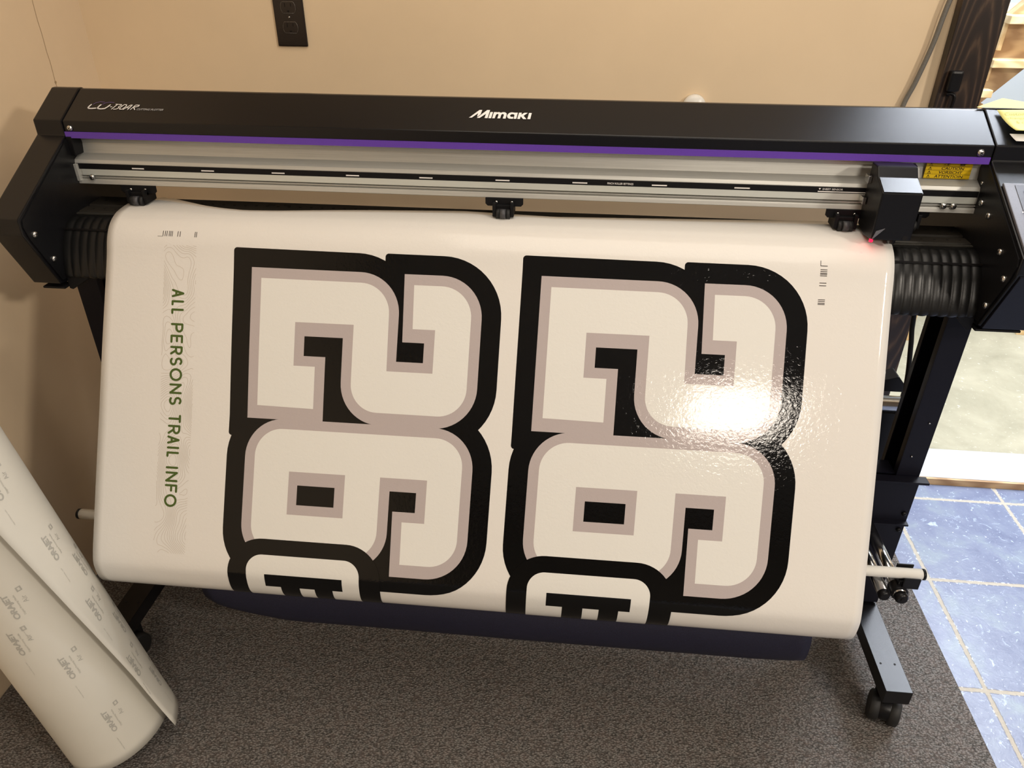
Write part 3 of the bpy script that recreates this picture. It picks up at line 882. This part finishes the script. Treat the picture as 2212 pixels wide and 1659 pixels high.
for x, z in ((HX0 - .002, 1.052), (HX0 - .003, 1.016)):
    b = MB(); b.box(x - .004, x + .002, .070, .088, z, z + .012); part(b, 'steel_bracket', M['screw'], .0008, False, head)
b = MB(); b.prism([(HX0 + .001, .975), (HX0 + .018, .995), (HX0 + .005, .990)], 'y', .0105, .0125)
part(b, 'corner_facet', M['panel'], 0, False, head)
b = MB(); b.tube([(HX0 + .004, .020, .975), (HX0 + .004, .020, .969)], .0030, 12); part(b, 'pointer_light', M['red_led'], 0, False, head)
b = MB(); b.tube([(HX1 - .010, .0115, .9795), (HX1 - .010, .0125, .9795)], .0045, 16); part(b, 'head_screw', M['slot'], 0, False, head)
b = MB(); b.tube([(HX1 - .026, .018, .980), (HX1 - .026, .018, .968)], [.006, .004], 12); part(b, 'pen_holder', M['matt'], 0, False, head)
pl = bpy.data.lights.new('pointer_glow', 'POINT'); pl.energy = .006; pl.color = (1, .02, .05); pl.shadow_soft_size = .002
plo = bpy.data.objects.new('pointer_glow', pl); COL.objects.link(plo); plo.location = (HX0 - .001, .0135, .974)

# stand
def leg(x0, x1, name='leg'):
    b = MB()
    b.box(x0, x1, .050, .054, .12, .850)                       # front flange
    b.box(x1 - .004 if x1 > 0 else x0, x1 if x1 > 0 else x0 + .004, .054, .130, .12, .850)   # web
    b.box(x0, x1, .126, .130, .12, .850)
    xi = x0 if x1 > 0 else x1 - .004
    b.box(xi, xi + .004, .054, .066, .12, .850); b.box(xi, xi + .004, .116, .126, .12, .850)
    return part(b, name, M['navy'], .0008)
leg(.655, .700); leg(-.985, -.940)
for x0, x1, xc in ((.648, .700, .672), (-.985, -.933, -.958)):
    ft = part(MB().box(x0, x1, -.193, .400, .085, .120), 'foot', M['powder'], .0010)
    for dx in (-.014, .014):
        t = MB(); t.tube([(xc + dx, -.125, .1196), (xc + dx, -.125, .1206)], .0022, 10)
        part(t, 'screw_hole', M['slot'], 0, False, ft)
    for yc in (-.155, .36):
        c = MB()
        c.prism([(xc - .012 - .0, yc - .024), (xc + .010, yc - .024), (xc + .010, yc + .022), (xc - .012, yc + .022)], 'z', .030, .070)
        c.tube([(xc, yc, .066), (xc, yc, .086)], .010, 12)
        c.tube([Vector((xc, yc - .012, .040)) + Vector((.94, -.34, 0)) * q_ for q_ in (-.012, .011)], .027, 24)
        cs = part(c, 'caster', M['black'], .002)
        for a0, a1 in ((-.030, -.009), (.008, .029)):
            w = MB(); ya = yc - .012
            d = Vector((.94, -.34, 0))
            p0 = Vector((xc, ya, .0365)) + d * a0; p1 = Vector((xc, ya, .0365)) + d * a1
            w.tube([p0, p0 + (p1 - p0) * .12, p1 - (p1 - p0) * .12, p1], [.026, .0305, .0305, .026], 24)
            part(w, 'wheel', M['rubber'], 0, False, cs)
cbm = MB()
cbm.box(-.94, .655, .056, .060, .365, .470); cbm.box(-.94, .655, .056, .100, .468, .472); cbm.box(-.94, .655, .056, .100, .362, .366)
part(cbm, 'cross_beam', M['navy'])
for x0, x1 in ((.560, .712), (-.997, -.84)):
    b = MB(); b.box(x0 if x0 > 0 else x0 + .012, .700 if x0 > 0 else x1, .040, .048, .125, .470)
    b.box(x0, x1, .026, .048, .468, .473); b.box(x0, x1 - (.012 if x0 > 0 else 0), .026, .048, .360, .364)
    part(b, 'leg_bracket', M['navy'], .0006)
for z, y in ((.383, .0385), (.340, .0385)):
    pscrew((.690, y, z), (0, -1, 0), .0050, 'bolt', M['black'])
pscrew((.672, .0485, .52), (0, -1, 0), .002, 'bolt'); pscrew((.684, .0485, .60), (0, -1, 0), .002, 'bolt')
# basket arms, bars
for xc, sx in ((.617, 1), (-.902, -1)):
    a = MB(); a.tube([(xc, -.176, .365), (xc, .045, .365)], .0115, 20); ar = part(a, 'basket_arm', M['chrome'])
    c = MB(); c.tube([(xc, -.188, .365), (xc, -.184, .365), (xc, -.176, .365)], [.0085, .0118, .0122], 18); c.tube([(xc, -.1895, .365), (xc, -.187, .365)], .0035, 10)
    part(c, 'end_cap', M['black'], 0, False, ar)
    a = MB(); a.tube([(xc - .027 * sx, -.168, .360), (xc - .027 * sx, .045, .360)], .0105, 20); ar2 = part(a, 'basket_arm', M['chrome'])
    c = MB(); c.tube([(xc - .027 * sx, -.179, .360), (xc - .027 * sx, -.175, .360), (xc - .027 * sx, -.168, .360)], [.0075, .0108, .0112], 18)
    part(c, 'end_cap', M['black'], 0, False, ar2)
    c = MB(); c.box(xc - .004, xc + .012, -.166, -.149, .372, .3905); c.tube([(xc, -.172, .365), (xc, -.150, .365)], .0155, 18)
    c.prism_x([(-.1705, .377), (-.1705, .401), (-.1670, .401), (-.1670, .377)], xc + .001, xc + .030)
    c.prism_x([(-.1430, .377), (-.1430, .411), (-.1400, .411), (-.1400, .377)], xc - .006, xc + .024)
    part(c, 'bar_clip', M['black'], .001, False, ar)
bar = MB(); bar.tube([(-.976, -.155, .401), (.654, -.155, .401)], .0100, 20); bar = part(bar, 'basket_bar', M['white_tube'])
for x0, x1 in ((-.979, -.974), (.652, .657)):
    c = MB(); c.tube([(x0, -.155, .401), (x1, -.155, .401)], .0104, 20); part(c, 'end_cap', M['black'], 0, False, bar)
# fabric basket slung under the bar
fp = catmull([(-.146, .411), (-.166, .398), (-.178, .33), (-.205, .245), (-.195, .185), (-.150, .160), (-.06, .165), (.02, .23), (.045, .34)], 6)
mb = MB(); prev = None; NX = 60
for i in range(NX + 1):
    x = -.725 + 1.200 * i / NX
    e = min(1, min((x + .725) * .6, .475 - x) / .10); e = max(0, e) ** .5
    ring = []
    for j, (y, z) in enumerate(fp):
        k = j / (len(fp) - 1); sag = math.sin(PI * k)
        wob = noise.noise(Vector((x * 3, k * 3, 0))) * .008 * sag
        tilt = 0
        zz = z + (1 - e) * .045 * sag * (1 if x < 0 else .15) + wob
        ring.append(mb.bm.verts.new((x, y - wob, zz)))
    if prev:
        for j in range(len(ring) - 1):
            f = mb.bm.faces.new((prev[j], prev[j + 1], ring[j + 1], ring[j])); f.smooth = True
    prev = ring
bk = part(mb, 'fabric_basket', M['fabric'])
sd = bk.modifiers.new('thickness', 'SOLIDIFY'); sd.thickness = .0015
# roll shafts behind the stand
sh = MB(); sh.tube([(-.93, .205, .5445), (.700, .205, .5445)], .0185, 24); part(sh, 'roll_shaft', M['chrome'])
sh = MB(); sh.tube([(-.93, .235, .604), (.650, .235, .604), (.656, .235, .604)], [.013, .013, .009], 24); part(sh, 'roll_shaft', M['white_tube'])
b = MB(); b.prism([(.640, .575), (.640, .600), (.676, .612), (.690, .596), (.692, .575)], 'y', .205, .245)
part(b, 'shaft_holder', M['black'], .002)
b = MB(); b.prism([(.655, .53), (.700, .53), (.690, .40), (.672, .40)], 'y', .19, .205); part(b, 'shaft_holder', M['black'], .001)

# ================================================================== OTHER THINGS
# wall outlet
oc = Vector((-.685, WY, 1.2375))
ot = thing('wall_outlet', 'dark brown double electrical outlet on the tan wall above the plotter', 'outlet', oc)
def opart(mb, name, mat, bevel=0, parent=None):
    o = mb.build(name, mat, None, bevel)
    if parent is None: o.parent = ot; o.matrix_parent_inverse = Matrix.Translation(-oc)
    else: o.parent = parent
    return o
opart(MB().box(-.720, -.650, WY - .0055, WY - .0003, 1.180, 1.306), 'cover_plate', M['brown_plate'], .0035)
for zc in (1.2065, 1.2475 + .0):
    zc = zc + .0130
    ou = [(x, z) for x, z in arc(-.685, zc, .0172, .0172, -42, 42, 8)] + [(x, z) for x, z in arc(-.685, zc, .0172, .0172, 138, 222, 8)]
    s1 = opart(MB().prism(ou, 'y', WY - .0068, WY - .004), 'socket', M['brown_plate'], .0006)
    rm = MB(); rm.tube([(x, WY - .0062, z) for x, z in ou] + [(ou[0][0], WY - .0062, ou[0][1])], .0007, 6); opart(rm, 'socket_highlight', M['rim_highlight'], 0, s1)  # thin bead added to carry the painted highlight round the socket edge
    t = MB()
    t.box(-.6925, -.6908, WY - .0071, WY - .006, zc + .001, zc + .009); t.box(-.6790, -.6773, WY - .0071, WY - .006, zc + .002, zc + .009)
    t.prism(arc(-.685, zc - .007, .0027, .0027, -200, 20, 8), 'y', WY - .0071, WY - .006)
    opart(t, 'slot', M['slot'], 0, s1)
s_ = screw((-.685, WY - .0058, 1.2405), (0, -1, 0), .0022, None); s_.parent = ot; s_.matrix_parent_inverse = Matrix.Translation(-oc)

# round white wall bumper
b = MB(); b.tube([(.235, WY - .0005, 1.070), (.235, WY - .012, 1.070), (.235, WY - .018, 1.070), (.235, WY - .019, 1.070)], [.026, .026, .021, .004], 32)
tag(b.build('door_bumper', M['white_tube'], None, 0, 2, True), 'round white wall bumper half hidden behind the plotter cover', 'wall bumper')

# grey cord hanging down the wall
pts = [(.755, .585, 1.55), (.735, .586, 1.36), (.722, .586, 1.27), (.715, .587, 1.205), (.700, .588, 1.13), (.687, .588, 1.08), (.680, .58, 1.00), (.676, .56, .90)]
c = MB(); c.tube([Vector(p) for p in catmull(pts, 6)], .0052, 10)
tag(c.build('hanging_cord', M['cord'], None), 'thick grey cord running down the tan wall left of the dark post', 'cord')
# black clip and cord on the post
lt = thing('cord_hook', 'small black hook plate with a black cord loop on the dark wooden post', 'cord clip', (.768, .572, 1.12))
def lpart(mb, name, mat, bevel=0):
    o = mb.build(name, mat, None, bevel); o.parent = lt; o.matrix_parent_inverse = Matrix.Translation(-Vector((.768, .572, 1.12))); return o
lpart(MB().box(.757, .783, .556, .5715, 1.118, 1.160), 'hook_plate', M['black'], .005)
c = MB(); c.tube([Vector(p) for p in catmull([(.762, .566, 1.112), (.772, .562, 1.113), (.778, .560, 1.106), (.777, .560, 1.08), (.770, .562, 1.02), (.765, .565, .95)], 6)], .0035, 8)
lpart(c, 'cord_loop', M['black'])

# black cable behind the right leg
c = MB(); c.tube([Vector(p) for p in catmull([(.772, .34, .865), (.762, .36, .80), (.748, .38, .72), (.752, .38, .65), (.758, .37, .60), (.765, .35, .50), (.735, .30, .40), (.72, .26, .30), (.69, .24, .18), (.66, .24, .0135), (.55, .26, .0135)], 6)], .0055, 10)
tag(c.build('power_cable', M['black'], None), 'black power cable hanging behind the right leg of the plotter', 'cable')

# sticky notes
def note_sheet(name, P4, mat, curl, n=12, par=None):
    """quad (TL,TR,BR,BL) with a lifted lower part"""
    mb = MB(); TL, TR, BR, BL = [Vector(p) for p in P4]; prev = None
    nn = (TR - TL).cross(TL - BL).normalized()
    for j in range(n + 1):
        t_ = j / n; ring = []
        for i in range(9):
            s2 = i / 8
            p = TL.lerp(TR, s2).lerp(BL.lerp(BR, s2), t_) + nn * (curl * t_ ** 2.2)
            ring.append(mb.bm.verts.new(p))
        if prev:
            for i in range(8):
                f = mb.bm.faces.new((prev[i], prev[i + 1], ring[i + 1], ring[i])); f.smooth = True
        prev = ring
    me = bpy.data.meshes.new(name); mb.bm.to_mesh(me); mb.bm.free()
    o = link(name, me, mat, par)
    q = o.modifiers.new('thickness', 'SOLIDIFY'); q.thickness = .0003
    return o
def rcov(x, w, off=.0):
    a = Vector((0, .089, 1.116)); d = (Vector((0, .166, 1.160)) - a).normalized(); n_ = Vector((0, -d.z, d.y)); p = a + d * w + n_ * off; return Vector((x, p.y, p.z))
nt = note_sheet('sticky_note', (rcov(.677, .080, .0008), rcov(.757, .083, .0008), rcov(.764, .018, .0015), rcov(.687, .018, .0015)), M['note'], .012)
tag(nt, 'yellow sticky note with pencil writing lying on the right end of the plotter', 'sticky note')
t = MB()
def npos(x, y):     # x 0..1 across, y 0..1 down
    tl, tr, br, bl = rcov(.677, .080, .0014), rcov(.757, .083, .0014), rcov(.764, .018, .0021), rcov(.687, .018, .0021)
    p = tl.lerp(tr, x).lerp(bl.lerp(br, x), y); nn_ = (tr - tl).cross(tl - bl).normalized()
    return p + nn_ * (.012 * y ** 2.2 + .0002)
for k, (s2, x0, y0, w2) in enumerate((('Customization', .10, .22, .80), ('change form', .10, .40, .66), ('& connect', .20, .58, .50))):
    vs, fs = fit2d(text2d(s2, 1, -.012, .25), w2, .11)
    put(t, (vs, fs), lambda x, y, x0=x0, y0=y0: tuple(npos(x0 + x, y0 - y)))
t.build('pencil_writing', M['pencil'], nt)
ws = note_sheet('paper_slip', (rcov(.684, .0235, .0016), rcov(.764, .0235, .0016), rcov(.766, .006, .0006), rcov(.690, .006, .0006)), M['paper'], .002)
tag(ws, 'white paper slip sticking out below the yellow sticky note with writing', 'paper slip')
b = MB()
b.prism([(.668, 1.150), (.669, 1.163), (.700, 1.185), (.735, 1.180), (.790, 1.176), (.790, 1.150)], 'y', .320, .3215)
bn = MB()
pts = [(.648, .168, 1.1585), (.712, .224, 1.1640), (.742, .196, 1.1625), (.800, .192, 1.1625), (.800, .167, 1.1585), (.700, .166, 1.1585)]
bn.faces(pts, [tuple(range(6))])
o = bn.build('sticky_note', M['note']); q = o.modifiers.new('thickness', 'SOLIDIFY'); q.thickness = .0003
b.bm.free()
tag(o, 'blank yellow sticky note on top of the plotter, furthest back of the two yellow notes', 'sticky note')

# loose roll of paper liner leaning in the corner
base = Vector((-.868, -.372, .034)); ax = Vector((-.2574, .0612, .9654)).normalized()
toC = Vector((0, -1.231, 1.41)) - base; e1 = (toC - ax * toC.dot(ax)).normalized(); e2 = ax.cross(e1)   # e1 faces the viewer side
if e2.x > 0: e2 = -e2        # growing angle turns towards the left
RR = .104; LR = .78
def th_edge(t_): return math.radians(interp(t_, [0, .15, .35, .60, .80], [-37, -30, -17, -2, 10]))
def roll_p(t_, phi, off=0):
    """phi >= 0: angle back from the outer edge of the spiral"""
    th = th_edge(t_) - phi
    lift = interp(t_, [0, .2, .5, 1.37], [.020, .022, .022, .018]) * math.exp(-phi / .55)
    flare = .004 * max(0, 1 - t_ / .12) ** 2 * math.exp(-phi / 1.2)
    r = RR + lift + flare - .011 * phi / (2 * PI) + off + .0012 * math.sin(3 * th + t_ * 4)
    return base + ax * t_ + (e1 * math.cos(th) + e2 * math.sin(th)) * r
mb = MB(); prev = None; NP = 130
for i in range(41):
    t_ = LR * i / 40
    ring = [mb.bm.verts.new(roll_p(t_, 4.2 * PI * j / NP)) for j in range(NP + 1)]
    if prev:
        for j in range(NP):
            f = mb.bm.faces.new((prev[j], prev[j + 1], ring[j + 1], ring[j])); f.smooth = True
    prev = ring
me = bpy.data.meshes.new('paper_roll'); mb.bm.to_mesh(me); mb.bm.free()
roll = link('paper_roll', me, M['liner'])
q = roll.modifiers.new('thickness', 'SOLIDIFY'); q.thickness = .0004; q.offset = 0
tag(roll, 'large loose roll of off-white backing paper leaning in the left corner, grey print on it', 'paper roll')
word = fit2d(text2d('ORAJET', 1, .035, 0, .88), .052, .0135)
sub = fit2d(text2d('Digital Printing Media', 1, 0), .042, .0040)
air = fit2d(text2d('Air', 1, 0), .014, .0085)
tiny = fit2d(text2d('Made in Germany  orafol', 1, 0), .030, .0022)
def rput(mb, vf, t0, th0, dt, dh, layer):
    """lettering reads up the roll, its top towards the left"""
    def fn(x, y):
        t_ = t0 + dt + x
        phi = th_edge(t_) - (th0 + (y + dh) / RR)
        if phi < 0: phi += 2 * PI
        return tuple(roll_p(t_, phi, .0006))
    vs, fs = vf
    mb.faces([fn(x, y) for x, y in vs], fs)
D = math.radians
spots = [(.070, -62), (.215, -62), (.360, -60), (.140, -42), (.285, -40), (.430, -38), (.300, -84), (.575, -26), (.070, 0), (.215, 4), (.300, 30), (.440, 38), (.370, 14)]
def mark(t0, d0):
    th0 = D(d0); t = MB()
    rput(t, word, t0, th0, 0, 0, 0)
    rput(t, sub, t0, th0, .003, -.0075, 0)
    rput(t, air, t0, th0, .022, -.0215, 0)
    vs = [(0, 0), (.009, 0), (.009, .009), (0, .009), (.002, .0025), (.007, .0025), (.007, .0065), (.002, .0065)]
    rput(t, ([(x, y) for x, y in vs], [(0, 1, 5, 4), (1, 2, 6, 5), (2, 3, 7, 6), (3, 0, 4, 7)]), t0, th0, .046, -.0225, 0)
    rput(t, tiny, t0, th0, -.045, .012, 0)
    me = bpy.data.meshes.new('backing_print'); t.bm.to_mesh(me); t.bm.free()
    link('backing_print', me, M['liner_ink'], roll)
for s2 in spots: mark(*s2)

# wooden staircase in the workshop
stc = thing('wooden_staircase', 'unfinished pale wood staircase beyond the doorway, right of the dark post', 'stairs', (1.31, 1.6, 0.006))
def spart(mb, name, mat, bevel=0):
    o = mb.build(name, mat, None, bevel); o.parent = stc; o.matrix_parent_inverse = Matrix.Translation(-Vector((1.31, 1.6, 0.006))); return o
for z, x0, x1, xr in ((1.185, 1.315, 1.82, 1.326), (1.055, 1.303, 1.82, 1.316), (.962, 1.292, 1.330, 1.300)):
    spart(MB().box(x0, x1, 1.56, 2.10, z - .024, z), 'tread', M['pine'], .002)
    spart(MB().box(xr - .006, xr + .006, 1.60, 2.05, z - (.106 if z > 1.06 else .070), z - .024), 'riser', M['pine'], .001)
b = MB(); b.prism([(1.288, .868), (1.90, 1.517), (1.90, 1.78), (1.288, 1.130)], 'y', 1.62, 1.66)
spart(b, 'stringer', M['ply'], .001)
b = MB(); b.prism([(1.288, .868), (1.330, .912), (1.330, .006), (1.288, .006)], 'y', 1.60, 1.66); spart(b, 'newel_post', M['pine'], .001)
b = MB(); b.prism([(1.78, .006), (1.82, .006), (1.82, 1.16), (1.78, 1.16)], 'y', 1.70, 2.05); spart(b, 'post', M['pine'], .001)
